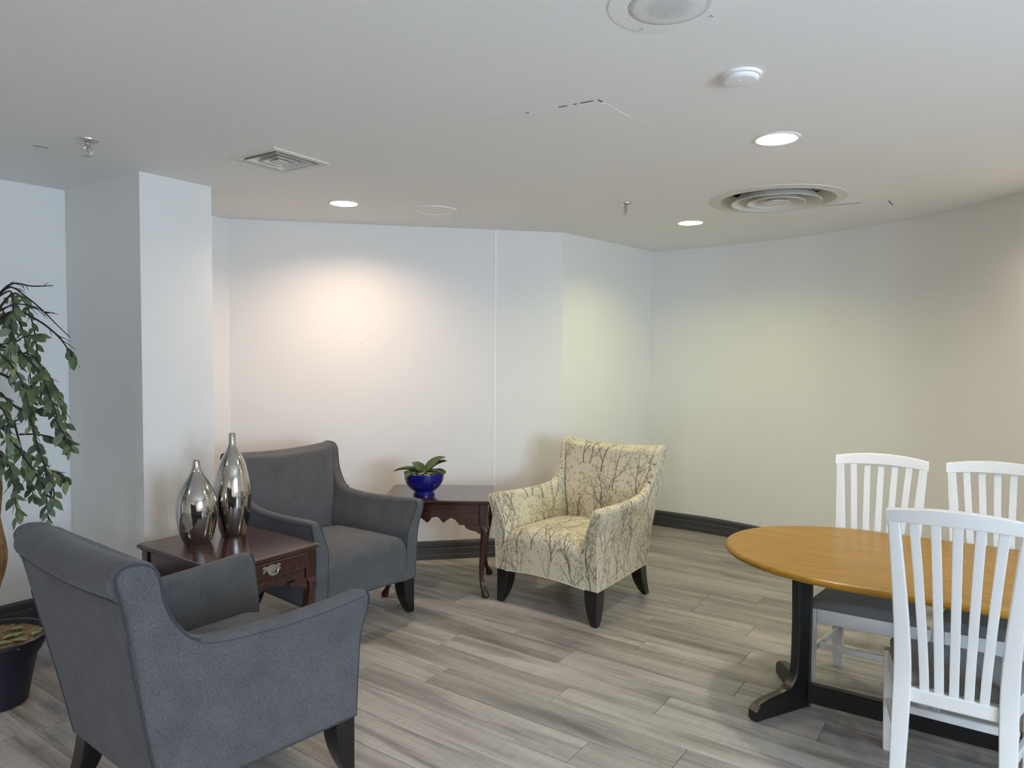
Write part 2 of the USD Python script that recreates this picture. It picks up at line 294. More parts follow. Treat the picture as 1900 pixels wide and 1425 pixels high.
# floor: every board its own mesh on a dark underlay
fl = thing('floor', kind='structure')
obj('underlay', moved(prism(room.buffer(.1, join_style=2), .05), (0, 0, -.0535)), M['underlay'], fl, smooth=False)
PW, PL, G = .179, 1.22, .0009
known = {0: -2.2, -1: -2.54, 1: -1.62, 2: -2.42, 3: -1.8, 4: -2.19, 5: -1.55, 6: -1.05, 8: -1.13, 15: -1.72}
view = Polygon([(-.2, .9), (-2.55, 3.0), (-3.2, 3.5), (-2.05, 5.1), (.45, 5.6), (1.3, 6.5), (2.6, 5.3), (3., 3.4), (2.6, 2.2), (.6, .9)])
rest = []
for k in range(-34, 26):
    v0 = 2.44 + k * PW; u0 = known.get(k, NR.uniform(0, PL)); u0 = u0 - PL * math.ceil((u0 + 9) / PL)
    for j in range(18):
        a, b = u0 + j * PL, u0 + (j + 1) * PL
        q = Polygon([PU * uu + PV * vv for uu, vv in ((a + G, v0 + G), (b - G, v0 + G), (b - G, v0 + PW - G), (a + G, v0 + PW - G))])
        q = q.intersection(room.buffer(.02))
        if q.is_empty or q.area < 1e-4: continue
        for g in getattr(q, 'geoms', [q]):
            if g.geom_type != 'Polygon' or g.area < 1e-4: continue
            # chamfered top edge
            top = g.buffer(-.0012, join_style=2)
            g = g.simplify(.002)
            if top.is_empty or top.geom_type != 'Polygon': continue
            top = top.simplify(.002); A = np.array(g.exterior.coords)[:-1]; B = np.array(top.exterior.coords)[:-1]
            if len(A) != len(B): m = moved(prism(g, .0035), (0, 0, -.0035))
            else:
                i0 = int(np.argmin(np.linalg.norm(B - A[0], axis=1))); B = np.roll(B, -i0, axis=0)
                m = loft([at_z(A, -.0035), at_z(A, -.0011), at_z(B, 0)])
            if g.intersects(view): obj('plank', m, M['plank'], fl, seed=NR.uniform(0, 1, 3))
            else: rest.append(m)
obj('distant_planks', cat(*rest), M['plank'], fl, seed=(.3, .5, .5), kind='stuff')

# ceiling with openings for the cans and the air diffusers
LAMPS = [(-1.048, 4.41), (1.234, 4.968), (1.113, 3.036), (-.55, -1.25), (2.55, 3.30), (-2.85, 1.35), (1.4, -1.1)]
VENT = np.array([-1.124, 3.440]); VA = -33.0; DIFF = np.array([1.549, 4.211]); DR = .328
vsq = affinity.translate(affinity.rotate(sbox(-.142, -.142, .142, .142), VA, origin=(0, 0)), *VENT)
cp = room.buffer(.12, join_style=2)
for x, y in LAMPS: cp = cp.difference(Point(x, y).buffer(.082, 24))
cp = cp.difference(vsq).difference(Point(*DIFF).buffer(DR, 32))
obj('ceiling', moved(prism(cp, .1), (0, 0, H)), M['ceiling'], smooth=False, kind='structure')

# ------------------------------------------------------------------ ceiling fixtures
def lampthing(i, label, lens='cool'):
    xy = LAMPS[i]
    t = thing('recessed_downlight', label, 'ceiling light', (xy[0], xy[1], H), group='recessed ceiling downlights')
    obj('trim_ring', ring_lathe([(.079, 0), (.079, -.003), (.084, -.006), (.094, -.0045), (.097, 0)], 40), M['fixture_white'], t)
    obj('reflector', ring_lathe([(.080, 0), (.078, .0), (.066, .06), (.058, .095), (.062, .098)], 40), M['reflector'], t)
    obj('lamp', lathe([(.058, .050), (.058, .042), (.050, .036), (.030, .031), (.0, .029)][::-1], 32), M['lamp_' + lens], t)
    obj('housing', lathe([(.081, .101), (.081, .11)], 24), M['fixture_white'], t)
lampthing(0, 'glowing recessed round downlight nearest the left pillar, washing the back wall', 'warm')
lampthing(1, 'glowing recessed round downlight in front of the far corner, smallest of the lit ones', 'green')
lampthing(2, 'glowing recessed round downlight above the dining table, largest of the lit ones', 'bright')
for i_, l_, w_ in ((3, 'cool', 'rear middle of the room, behind the camera'), (4, 'side', 'right wall beyond the right frame edge'), (5, 'dim', 'left wall beyond the left frame edge'), (6, 'cool', 'window wall behind the camera')):
    lampthing(i_, 'recessed round downlight over the ' + w_, l_)

t = thing('square_air_vent', 'square ivory ceiling air vent with nested square louvres', 'air vent', (VENT[0], VENT[1], H), VA)
def sq(a): return np.array([(-a, -a), (a, -a), (a, a), (-a, a)])
def sqring(prof):
    rings = []
    for c in range(4):
        s = [(-1, -1), (1, -1), (1, 1), (-1, 1)][c]; rings.append(np.array([(s[0] * r, s[1] * r, z) for r, z in prof]))
    m = loft(rings, False, True)
    if m.volume < 0: m.invert()
    return m
obj('outer_frame', sqring([(.167, 0), (.165, -.007), (.134, -.007), (.128, .03), (.136, .03), (.141, 0)]), M['fixture'], t, smooth=False)
obj('louvre', sqring([(.110, -.010), (.113, -.010), (.082, .034), (.078, .034)]), M['fixture'], t, smooth=False)
obj('louvre', sqring([(.060, -.010), (.063, -.010), (.044, .022), (.040, .022)]), M['fixture'], t, smooth=False)
obj('center_plate', loft([at_z(sq(.030), -.010), at_z(sq(.030), -.006), at_z(sq(.018), .008)]), M['fixture'], t, smooth=False)
obj('duct', cat(bbox(-.141, .141, -.141, .141, .08, .085), sqring([(.137, .03), (.141, .03), (.141, .085), (.137, .085)])), M['dark_gap'], t, smooth=False)
obj('strut', cat(bbox(-.12, .12, -.004, .004, .043, .05), bbox(-.004, .004, -.12, .12, .043, .05)), M['fixture'], t, smooth=False)

t = thing('round_air_diffuser', 'large round ceiling air diffuser with concentric rings', 'air vent', (DIFF[0], DIFF[1], H))
obj('outer_ring', ring_lathe([(.385, 0), (.382, -.004), (.340, -.007), (.328, -.010), (.268, .055), (.272, .058), (.330, .002), (.330, 0)], 72), M['fixture'], t)
for a, b, z in ((.250, .185, .050), (.160, .105, .040)):
    obj('cone_ring', ring_lathe([(a, -.024), (a + .004, -.021), (b, z), (b - .005, z)], 64), M['fixture'], t)
obj('center_cone', lathe([(.0, -.018), (.070, -.024), (.078, -.020), (.03, .02)], 48), M['fixture'], t)
obj('duct', cat(lathe([(.30, .105), (.30, .11)], 40), ring_lathe([(.274, .058), (.268, .058), (.268, .107), (.274, .107)], 48)), M['dark_gap'], t)
obj('spoke', cat(bbox(-.268, .268, -.004, .004, .052, .058), bbox(-.004, .004, -.268, .268, .052, .058)), M['fixture'], t, smooth=False)

t = thing('ceiling_speaker', 'round white ceiling speaker with perforated grille', 'speaker', (.405, 1.897, H))
obj('flange', ring_lathe([(.16, 0), (.159, -.002), (.112, -.004), (.106, -.003), (.106, 0)], 56), M['ceiling'], t)
obj('grille', lathe([(.0, -.0095), (.05, -.009), (.09, -.0072), (.106, -.004), (.106, 0)], 56),
    mat('perforated_grille', {'tc': ('texture_coordinate', {}), 'v': ('voronoi_texture', dict(scale=190., randomness=.12)), 'r': ('rgb_ramp', dict(ramp=[(.30, (.30, .30, .30)), (.42, (.80, .80, .79))])), 'p': ('principled_bsdf', dict(roughness=.6))},
        [('tc.object', 'v.vector'), ('v.distance', 'r.fac'), ('r.color', 'p.base_color')]), t)
for a in (20, 110, 200, 290):
    obj('screw', moved(lathe([(.0, -.0085), (.003, -.008), (.004, -.005)], 10), (.135 * math.cos(math.radians(a)), .135 * math.sin(math.radians(a)), 0)), M['chrome'], t)
t = thing('smoke_detector', 'small round white smoke detector on the ceiling', 'smoke detector', (.742, 2.36, H))
obj('base', lathe([(.062, -.010), (.066, -.008), (.067, 0)], 40), M['ceiling'], t)
obj('cover', lathe([(.0, -.024), (.035, -.0235), (.050, -.021), (.056, -.016), (.057, -.010)], 40), M['ceiling'], t)
obj('indicator', moved(lathe([(.0, -.0262), (.004, -.0257), (.004, -.022)], 10), (-.01, -.018, 0)), M['fixture'], t)
t = thing('flat_ceiling_speaker', 'faint round white speaker plate on ceiling beside the back wall downlight', 'speaker', (-.513, 4.605, H))
obj('flange', ring_lathe([(.148, 0), (.146, -.005), (.118, -.007), (.112, -.003), (.112, 0)], 48), M['ceiling'], t)
obj('grille', lathe([(.0, -.007), (.08, -.006), (.112, -.003), (.112, 0)], 48), M['ceiling'], t)
def sprinkler(xy, label, rz, s=1.0):
    t = thing('fire_sprinkler', label, 'sprinkler', (xy[0], xy[1], H), rz, group='ceiling fire sprinklers')
    obj('escutcheon', lathe([(r * s, z * s) for r, z in [(.012, -.013), (.030, -.010), (.043, -.004), (.044, 0)]], 32), M['chrome'], t)
    obj('body', lathe([(r * s, z * s) for r, z in [(.009, -.03), (.012, -.028), (.012, -.020), (.008, -.018), (.008, -.01)]], 16), M['chrome'], t)
    for sg in (-1, 1):
        obj('frame_arm', tube(spline(np.array([(sg * .009, 0, -.028), (sg * .016, 0, -.040), (sg * .013, 0, -.055), (sg * .003, 0, -.066)]) * s, 4), .003 * s, 6), M['chrome'], t)
    obj('bulb', lathe([(r * s, z * s) for r, z in [(.001, -.062), (.003, -.058), (.003, -.034), (.001, -.030)]], 10), M['handle'], t)
    pts = []
    for k in range(24):
        a = 2 * math.pi * k / 24; r = (.019 if k % 2 else .012) * s; pts.append((r * math.cos(a), r * math.sin(a)))
    obj('deflector', moved(prism(Polygon(pts), .0018 * s), (0, 0, -.0725 * s)), M['chrome'], t, smooth=False)
    obj('stem', lathe([(.004 * s, -.071 * s), (.005 * s, -.062 * s)], 10), M['chrome'], t)
sprinkler((-1.864, 3.134), 'chrome fire sprinkler near the left edge of the ceiling, above the tree', 20)
sprinkler((.687, 4.363), 'chrome fire sprinkler between two downlights, farther into the room', 60, .9)
def hatch(name, corner, a, b, label, gaps):
    """thin painted access panel; gaps are the open cracks along its sides."""
    c, a, b = (np.array(q, float) for q in (corner, a, b)); la, lb = np.linalg.norm(a - c), np.linalg.norm(b - c); da, db = (a - c) / la, (b - c) / lb
    t = thing(name, label, 'access panel')
    q = Polygon([c + da * .004 + db * .004, a + db * .004 - da * .004, a + (b - c) - da * .004 - db * .004, b + da * .004 - db * .004])
    obj('panel', moved(prism(q, .0012), (0, 0, H - .0012)), M['ceiling'], t, smooth=False)
    for side, s0, s1, dark in gaps:
        d, o, n = (da, c, db) if side == 'a' else (db, c, da)
        q = Polygon([o + d * s0 - n * .0025, o + d * s1 - n * .0025, o + d * s1 + n * .0025, o + d * s0 + n * .0025])
        obj('crack' if dark else 'edge_bead', moved(prism(q, .0009), (0, 0, H - .0018)), M['seam' if dark else 'fixture_white'], t, smooth=False)
hatch('ceiling_access_hatch', (.304, 2.594), (-.093, 2.821), (.575, 2.926), 'painted access hatch with chipped edges in the middle of the ceiling',
      [('a', .02, .07, 1), ('a', .085, .10, 1), ('a', .125, .16, 1), ('a', .29, .46, 0), ('a', .285, .30, 1), ('b', .0, .028, 1), ('b', .05, .14, 0), ('b', .23, .43, 0)])
hatch('ceiling_access_hatch', (2.214, 4.217), (1.869, 4.400), (2.453, 4.544), 'painted access hatch with cracked edges beside the round air diffuser',
      [('a', .14, .39, 1), ('b', .01, .14, 1), ('b', .14, .40, 0)])
hatch('ceiling_access_hatch', (-2.12, 3.263), (-2.52, 2.83), (-2.55, 3.66), 'painted access hatch at the left edge of the ceiling',
      [('a', .0, .06, 1), ('a', .06, .5, 0), ('b', .0, .1, 0)])
# two tiny marks on the back wall
c = P_cornB + tb * 0.90
obj('nail_head', moved(lathe([(.004, 0), (.005, .002), (.003, .006), (.0, .008)], 10).apply_transform(trimesh.geometry.align_vectors([0, 0, 1], [nb[0], nb[1], 0])), (c[0] + nb[0] * .0, c[1] + nb[1] * .0, 1.61)), M['fixture_white'], label='tiny white nail head in the lit part of the back wall', category='nail')

# ------------------------------------------------------------------ implicit upholstery
def surfnet(f, lo, hi, h):
    lo, hi = np.array(lo, float) - 2 * h, np.array(hi, float) + 2 * h
    ax = [np.arange(lo[i], hi[i] + h, h) for i in range(3)]
    X, Y, Z = np.meshgrid(*ax, indexing='ij', sparse=True)
    V = np.broadcast_to(f(X, Y, Z), [len(a) for a in ax]).astype(np.float32); S = V < 0
    nx, ny, nz = (n - 1 for n in S.shape)
    cnt = np.zeros((nx, ny, nz), np.int8)
    for a, b, c in np.ndindex(2, 2, 2): cnt += S[a:a + nx, b:b + ny, c:c + nz]
    act = (cnt > 0) & (cnt < 8); I = np.argwhere(act); idx = np.full(act.shape, -1); idx[act] = np.arange(len(I))
    acc, num = np.zeros((len(I), 3)), np.zeros(len(I))
    cor = list(np.ndindex(2, 2, 2))
    for p in cor:
        for k in range(3):
            if p[k]: continue
            q = list(p); q[k] = 1; A, B = I + p, I + q
            va, vb = V[tuple(A.T)], V[tuple(B.T)]; ok = (va < 0) != (vb < 0)
            t = np.where(ok, va / np.where(ok, va - vb, 1), 0); e = np.array(p, float)[None] + 0 * acc; e[:, k] = t
            acc += np.where(ok[:, None], e, 0); num += ok
    P = lo + (I + acc / num[:, None]) * h
    F = []
    for k in range(3):
        u, v = (k + 1) % 3, (k + 2) % 3
        sl0 = [slice(None)] * 3; sl1 = [slice(None)] * 3; sl0[k] = slice(0, -1); sl1[k] = slice(1, None)
        d = S[tuple(sl0)] != S[tuple(sl1)]; E = np.argwhere(d); E = E[(E[:, u] > 0) & (E[:, v] > 0) & (E[:, u] < S.shape[u] - 1) & (E[:, v] < S.shape[v] - 1)]
        o = np.zeros(3, int)
        def cell(du, dv):
            c = E.copy(); c[:, u] -= du; c[:, v] -= dv; return idx[tuple(c.T)]
        q = np.stack([cell(1, 1), cell(0, 1), cell(0, 0), cell(1, 0)], 1); ins = S[tuple(E.T)]
        q = np.where(ins[:, None], q, q[:, ::-1]); F.append(q)
    F = np.vstack(F); F = F[(F >= 0).all(1)]
    for _ in range(2):
        x, y, z = P.T; v = f(x, y, z); e = h * .3
        g = np.stack([f(x + e, y, z) - f(x - e, y, z), f(x, y + e, z) - f(x, y - e, z), f(x, y, z + e) - f(x, y, z - e)], 1) / (2 * e)
        P = P - np.clip(v, -h, h)[:, None] * g / np.maximum((g * g).sum(1, keepdims=True), .3)
    return trimesh.Trimesh(P, np.vstack([F[:, [0, 1, 2]], F[:, [0, 2, 3]]]), process=False)
def rint(a, b, r):
    return np.minimum(np.maximum(a + r, b + r), 0) + np.hypot(np.maximum(a + r, 0), np.maximum(b + r, 0)) - r
def smin(a, b, k):
    h = np.clip(.5 + .5 * (b - a) / k, 0, 1); return b * (1 - h) + a * h - k * h * (1 - h)
def sstep(x): x = np.clip(x, 0, 1); return x * x * (3 - 2 * x)

# the chair's side panel (arm and wing in one) seen from the side: (y, z), front = +y
SIDE = np.vstack([[(-.315, .205), (.376, .205), (.383, .33)], spline([(.390, .44), (.400, .56), (.409, .635), (.402, .668), (.375, .6775), (.30, .677), (.12, .670), (-.03, .668), (-.15, .676), (-.225, .690), (-.262, .722), (-.295, .770), (-.318, .82), (-.330, .87), (-.338, .91), (-.354, .938), (-.385, .957), (-.425, .963), (-.455, .952), (-.470, .930), (-.468, .902), (-.459, .872)], 5), [(-.404, .644), (-.347, .361)]])
_g = .003; _y0, _z0 = -.56, .12; _ys, _zs = np.arange(_y0, .5, _g), np.arange(_z0, 1.06, _g)
def _polysdf(poly, ys, zs):
    Yg, Zg = np.meshgrid(ys, zs, indexing='ij'); P = np.stack([Yg.ravel(), Zg.ravel()], 1); best = np.full(len(P), 9.); ins = np.zeros(len(P), bool)
    for a, b in zip(poly, np.roll(poly, -1, 0)):
        ab = b - a; t = np.clip(((P - a) @ ab) / (ab @ ab + 1e-12), 0, 1); best = np.minimum(best, np.linalg.norm(P - a - t[:, None] * ab, axis=1))
        c = (a[1] > P[:, 1]) != (b[1] > P[:, 1]); ins ^= c & (P[:, 0] < (b[0] - a[0]) * (P[:, 1] - a[1]) / (b[1] - a[1] + 1e-15) + a[0])
    return np.where(ins, -best, best).reshape(Yg.shape)
_S2 = ndimage.gaussian_filter(_polysdf(SIDE, _ys, _zs), .8)
def side2(y, z):
    y, z = np.broadcast_arrays(y, z)
    return ndimage.map_coordinates(_S2, [((y - _y0) / _g).ravel(), ((z - _z0) / _g).ravel()], order=1, mode='nearest').reshape(y.shape)
def outer(y, z):
    t = np.clip((y + .32) / .695, -.2, 1.1)
    return .324 + .044 * t + (.036 * t.clip(0) + .0) * sstep((z - .47) / .22) + .062 * (1 - t).clip(0, 1.2) * sstep((z - .25) / .75) * .95
def thick(y, z): return .086 - .026 * sstep((z - .46) / .22)
def f_side(x, y, z):
    o, T = outer(y, z), thick(y, z); a = side2(y, z); b = np.abs(x - (o - T / 2)) - T / 2
    r = .010 + .009 * sstep((z - .60) / .05) + .008 * sstep((.34 - y) / .10) * sstep((z - .55) / .1)
    return rint(a, b, r)
def yrear(z): return -.316 - .204 * (z - .205)
def f_back(x, y, z):
    yr = yrear(z) + .012; w = outer(yr, z) - thick(yr, z) + .004
    fy = yr + .118 + .016 * np.cos(np.clip(x / .30, -1, 1) * np.pi / 2) * sstep((z - .42) / .2)
    dip = .014 * (1 - np.minimum((x / .31) ** 2, 1))
    slab = rint(np.maximum(yr - y, y - fy), np.maximum(np.abs(x) - w, np.maximum(.30 - z, z - (.940 - dip))), .022)
    cy, cz = -.410, .900 - dip
    roll = np.hypot((y - cy) / .068, (z - cz) / .056); roll = (roll - 1) * .056
    roll = rint(roll, np.abs(x) - (outer(-.42, .93) - .022), .02)
    return smin(slab, roll, .012)
def f_outback(x, y, z):
    yr = yrear(z) - .003; w = outer(yr, z) - .010
    top = .874 - .020 * (1 - np.minimum((x / .3) ** 2, 1))
    return rint(np.maximum(yr - y, y - (yr + .022)), np.maximum(np.abs(x) - w, np.maximum(.205 - z, z - top)), .004)
def f_seat(x, y, z):
    t = (y + .32) / .695; w = .324 + .044 * t - .086 + .004
    q = 1 - np.minimum((x / .30) ** 2, 1)
    zt = .450 + .044 * q * sstep((y + .45) / .5) ; zb = .207 + .022 * q * sstep((y - .1) / .25); yf = .384 + .010 * q
    a = rint(np.maximum(-.25 - y, y - yf), z - zt, .080); a = np.maximum(a, zb - z)
    return rint(a, np.abs(x) - w, .012)
def sabre(corner, top, bot, z1=.215, n=9):
    """square leg: outer faces flush with the corner, inner faces curving in. corner: (x, y) outer corner at the top; top/bot: side lengths; returns mesh."""
    rings = []; sx, sy = np.sign(corner[0]), np.sign(corner[1])
    for k in range(n):
        s = k / (n - 1); z = z1 * (1 - s); w = top + (bot - top) * s ** 2.3
        x1 = corner[0] + sx * bot * 0 ; y1 = corner[1]
        if sy < 0: y1 = corner[1] - .05 * s ** 1.6
        cx, cy = x1 - sx * w / 2, y1 - sy * w / 2
        if k == n - 1: rings.append(at_z(rrect(w, w, .006), .004, cx, cy)); w -= .008
        rings.append(at_z(rrect(w, w, .006), z, cx, cy))
    return loft(rings)
def outline(y, z): return np.array([0, y, z])
def piping_paths(s):
    P = []
    sd = SIDE; n = len(sd)
    yz = np.vstack([sd[1:]])                         # from the front foot up over arm and wing and down the rear
    i_seam = int(np.argmin(np.abs(yz[:, 0] + .235) + np.abs(yz[:, 1] - .69)))
    def off(a, inset):                               # move the outline inwards
        t = np.gradient(a, axis=0); t /= np.linalg.norm(t, axis=1, keepdims=True); return a + np.stack([-t[:, 1], t[:, 0]], 1) * inset
    fr = np.vstack([np.linspace(yz[0], yz[1], 8), yz[2:]]); k0 = int(np.argmax(fr[:, 1] > .664))
    front = fr[:k0 + 3]; o = off(front, .003)
    P.append(np.column_stack([s * (outer(o[:, 0], o[:, 1]) - .003), o[:, 0], o[:, 1]]))
    P.append(np.column_stack([s * (outer(o[:, 0], o[:, 1]) - thick(o[:, 0], o[:, 1]) + .003), o[:, 0], o[:, 1]]))
    w = off(np.vstack([yz[i_seam - 2:-2], [(-.446, .82), (-.426, .72)]]), .007); P.append(np.column_stack([s * (outer(w[:, 0], w[:, 1]) - .006), w[:, 0], w[:, 1]]))
    zz = np.linspace(.73, .206, 14); P.append(np.column_stack([s * (outer(yrear(zz), zz) - .007), yrear(zz) - .001, zz]))
    yy = np.linspace(-.31, .374, 14); P.append(np.column_stack([s * (outer(yy, yy * 0 + .207) - .002), yy, yy * 0 + .207]))
    return P
def armchair(t, fabric, piping, h, paint=None):
    def put(name, m, key, **kw):
        if paint is None: obj(name, m, fabric, t, smooth=True, **kw)
        else: obj(name, m, fabric, t, color=paint(m, key), **kw)
    side = surfnet(f_side, (.2, -.49, .2), (.43, .42, .975), h)
    for s in (1, -1):
        m = side.copy()
        if s < 0: m.vertices[:, 0] *= -1; m.invert()
        put('arm_panel', m, 1 if s > 0 else 2)
    put('backrest', surfnet(f_back, (-.37, -.50, .29), (.37, -.15, .97), h), 3)
    put('outer_back', surfnet(f_outback, (-.39, -.49, .2), (.39, -.28, .90), h), 4)
    put('seat', surfnet(f_seat, (-.30, -.26, .2), (.30, .40, .49), h), 5)
    for s in (1, -1): obj('piping', cat(*[tube(q, .0035, 6) for q in piping_paths(s)]), piping, t)
    for s in (1, -1):                                        # stitched seams: along the arm's cap, and under the roll of the back
        q = spline([(-.238, .690), (-.20, .664), (-.10, .648), (.08, .640), (.22, .643), (.33, .652), (.392, .660)], 5)
        obj('arm_seam', tube(np.column_stack([s * (outer(q[:, 0], q[:, 1]) + .0002), q[:, 0], q[:, 1]]), .0016, 5), piping, t)
    xx = np.linspace(-.365, .365, 25); zs = .8555 - .014 * (1 - np.minimum((xx / .31) ** 2, 1))
    obj('back_seam', tube(np.column_stack([xx, yrear(zs) - .0045, zs]), .0034, 5), piping, t)
    xx = np.linspace(-.285, .285, 15); q = 1 - np.minimum((xx / .30) ** 2, 1)
    obj('front_welt', tube(np.column_stack([xx, .382 + .010 * q, .207 + .022 * q]), .004, 6), piping, t)
    for sx in (1, -1):
        obj('leg', sabre((sx * .362, .372), .086, .040), M['black'], t); obj('leg', sabre((sx * .318, -.312), .078, .040), M['black'], t)

CHAIR_Z = 0.0
gray = thing('armchair', 'slate gray upholstered armchair in the left foreground, seen from behind', 'armchair', (-1.085, 2.485, 0), 52.3 - 90, group='slate gray armchairs')
armchair(gray, M['gray_fabric'], M['gray_piping'], .0068)
copy_of(gray, (-1.088, 4.098, 0), -36.85 - 90, 'slate gray upholstered armchair facing the room, behind the silver vases')

# branch print: twigs grown in the plane, looked up per vertex
def grow(seed, w=.62, z0=.08, z1=1.15):
    rg = np.random.default_rng(seed); pts, rad, kind = [], [], []
    def leafs(p, d, n=1):
        for _ in range(n):
            a = d + rg.uniform(-1.3, 1.3); q = p + np.array([math.cos(a), math.sin(a)]) * rg.uniform(.008, .016)
            for s in np.linspace(0, 1, 4): pts.append(q + np.array([math.cos(a), math.sin(a)]) * .009 * s); rad.append(.0034 * (1 - .5 * abs(2 * s - .8))); kind.append(1)
    def stem(p, d, r, ln, lvl):
        p = np.array(p, float); bend = rg.uniform(-1.2, 1.2); n = int(ln / .0025); side = rg.choice([-1, 1]); nxt = rg.uniform(.03, .07)
        run = 0
        for i in range(n):
            d += bend * .0025 * 2 + rg.normal(0, .035)
            if rg.random() < .012: bend = -bend * rg.uniform(.6, 1.3)
            d += (math.pi / 2 - d) * .006
            p = p + np.array([math.cos(d), math.sin(d)]) * .0025; rr = r * (1 - .65 * i / n); pts.append(p.copy()); rad.append(rr); kind.append(0); run += .0025
            if run > nxt and lvl < 3 and i < n * .9:
                run = 0; nxt = rg.uniform(.035, .08); side = -side
                stem(p, d + side * rg.uniform(.35, .75), rr * .80, ln * rg.uniform(.38, .65), lvl + 1)
            if lvl >= 2 and rg.random() < .05: leafs(p, d)
        if lvl >= 1 and rg.random() < .75: leafs(p, d, 3)
    x = -w
    while x < w:
        for z in (z0, z0 + .30, z0 + .60):
            stem((x + rg.uniform(-.05, .05), z + rg.uniform(-.08, .14)), math.pi / 2 + rg.uniform(-.45, .45), rg.uniform(.0034, .0048), rg.uniform(.28, .46), 0)
        x += .105
    return cKDTree(np.array(pts)), np.array(rad), np.array(kind)
GROW = [grow(11), grow(23)]
def paint(m, key):
    v = np.array(m.vertices); n = np.array(m.vertex_normals); x, y, z = v.T; yf = .39
    if key == 5: uv = np.column_stack([x, z + np.maximum(yf - y, 0)])
    elif key in (3, 4): uv = np.column_stack([x + .01 * key, z - .85 * np.minimum(0, y + .335) * sstep((z - .83) / .06)])
    else:
        fr = (np.abs(n[:, 1]) > .75) & (y > .3)
        uv = np.where(fr[:, None], np.column_stack([x, z]), np.column_stack([y + .1 * (key - 1) + np.where(n[:, 0] > 0, 0, .07), z + np.abs(x) * .6]))
    T, rad, kind = GROW[key % 2]
    d, i = T.query(uv, k=5); cov = np.clip((rad[i] - d) / .0016 + .5, 0, 1)
    br = np.where(kind[i] == 0, cov, 0).max(1); lf = np.where(kind[i] == 1, cov, 0).max(1)
    base = np.array([.625, .580, .435]); a = np.array([.060, .052, .045]); b = np.array([.27, .215, .075])
    tone = .5 + .5 * np.sin(uv[:, 0] * 9 + uv[:, 1] * 5); a = a[None] * (1 + .5 * tone[:, None])
    c = base[None] * (1 - lf[:, None] * .8) + b * lf[:, None] * .8
    return c * (1 - br[:, None] * .85) + a * br[:, None] * .85
pat = thing('armchair', 'cream armchair printed with dark twigs and ochre leaves', 'armchair', (.428, 4.428, 0), 232.1 - 90)
armchair(pat, M['print_fabric'], M['cream_piping'], .0036, paint)

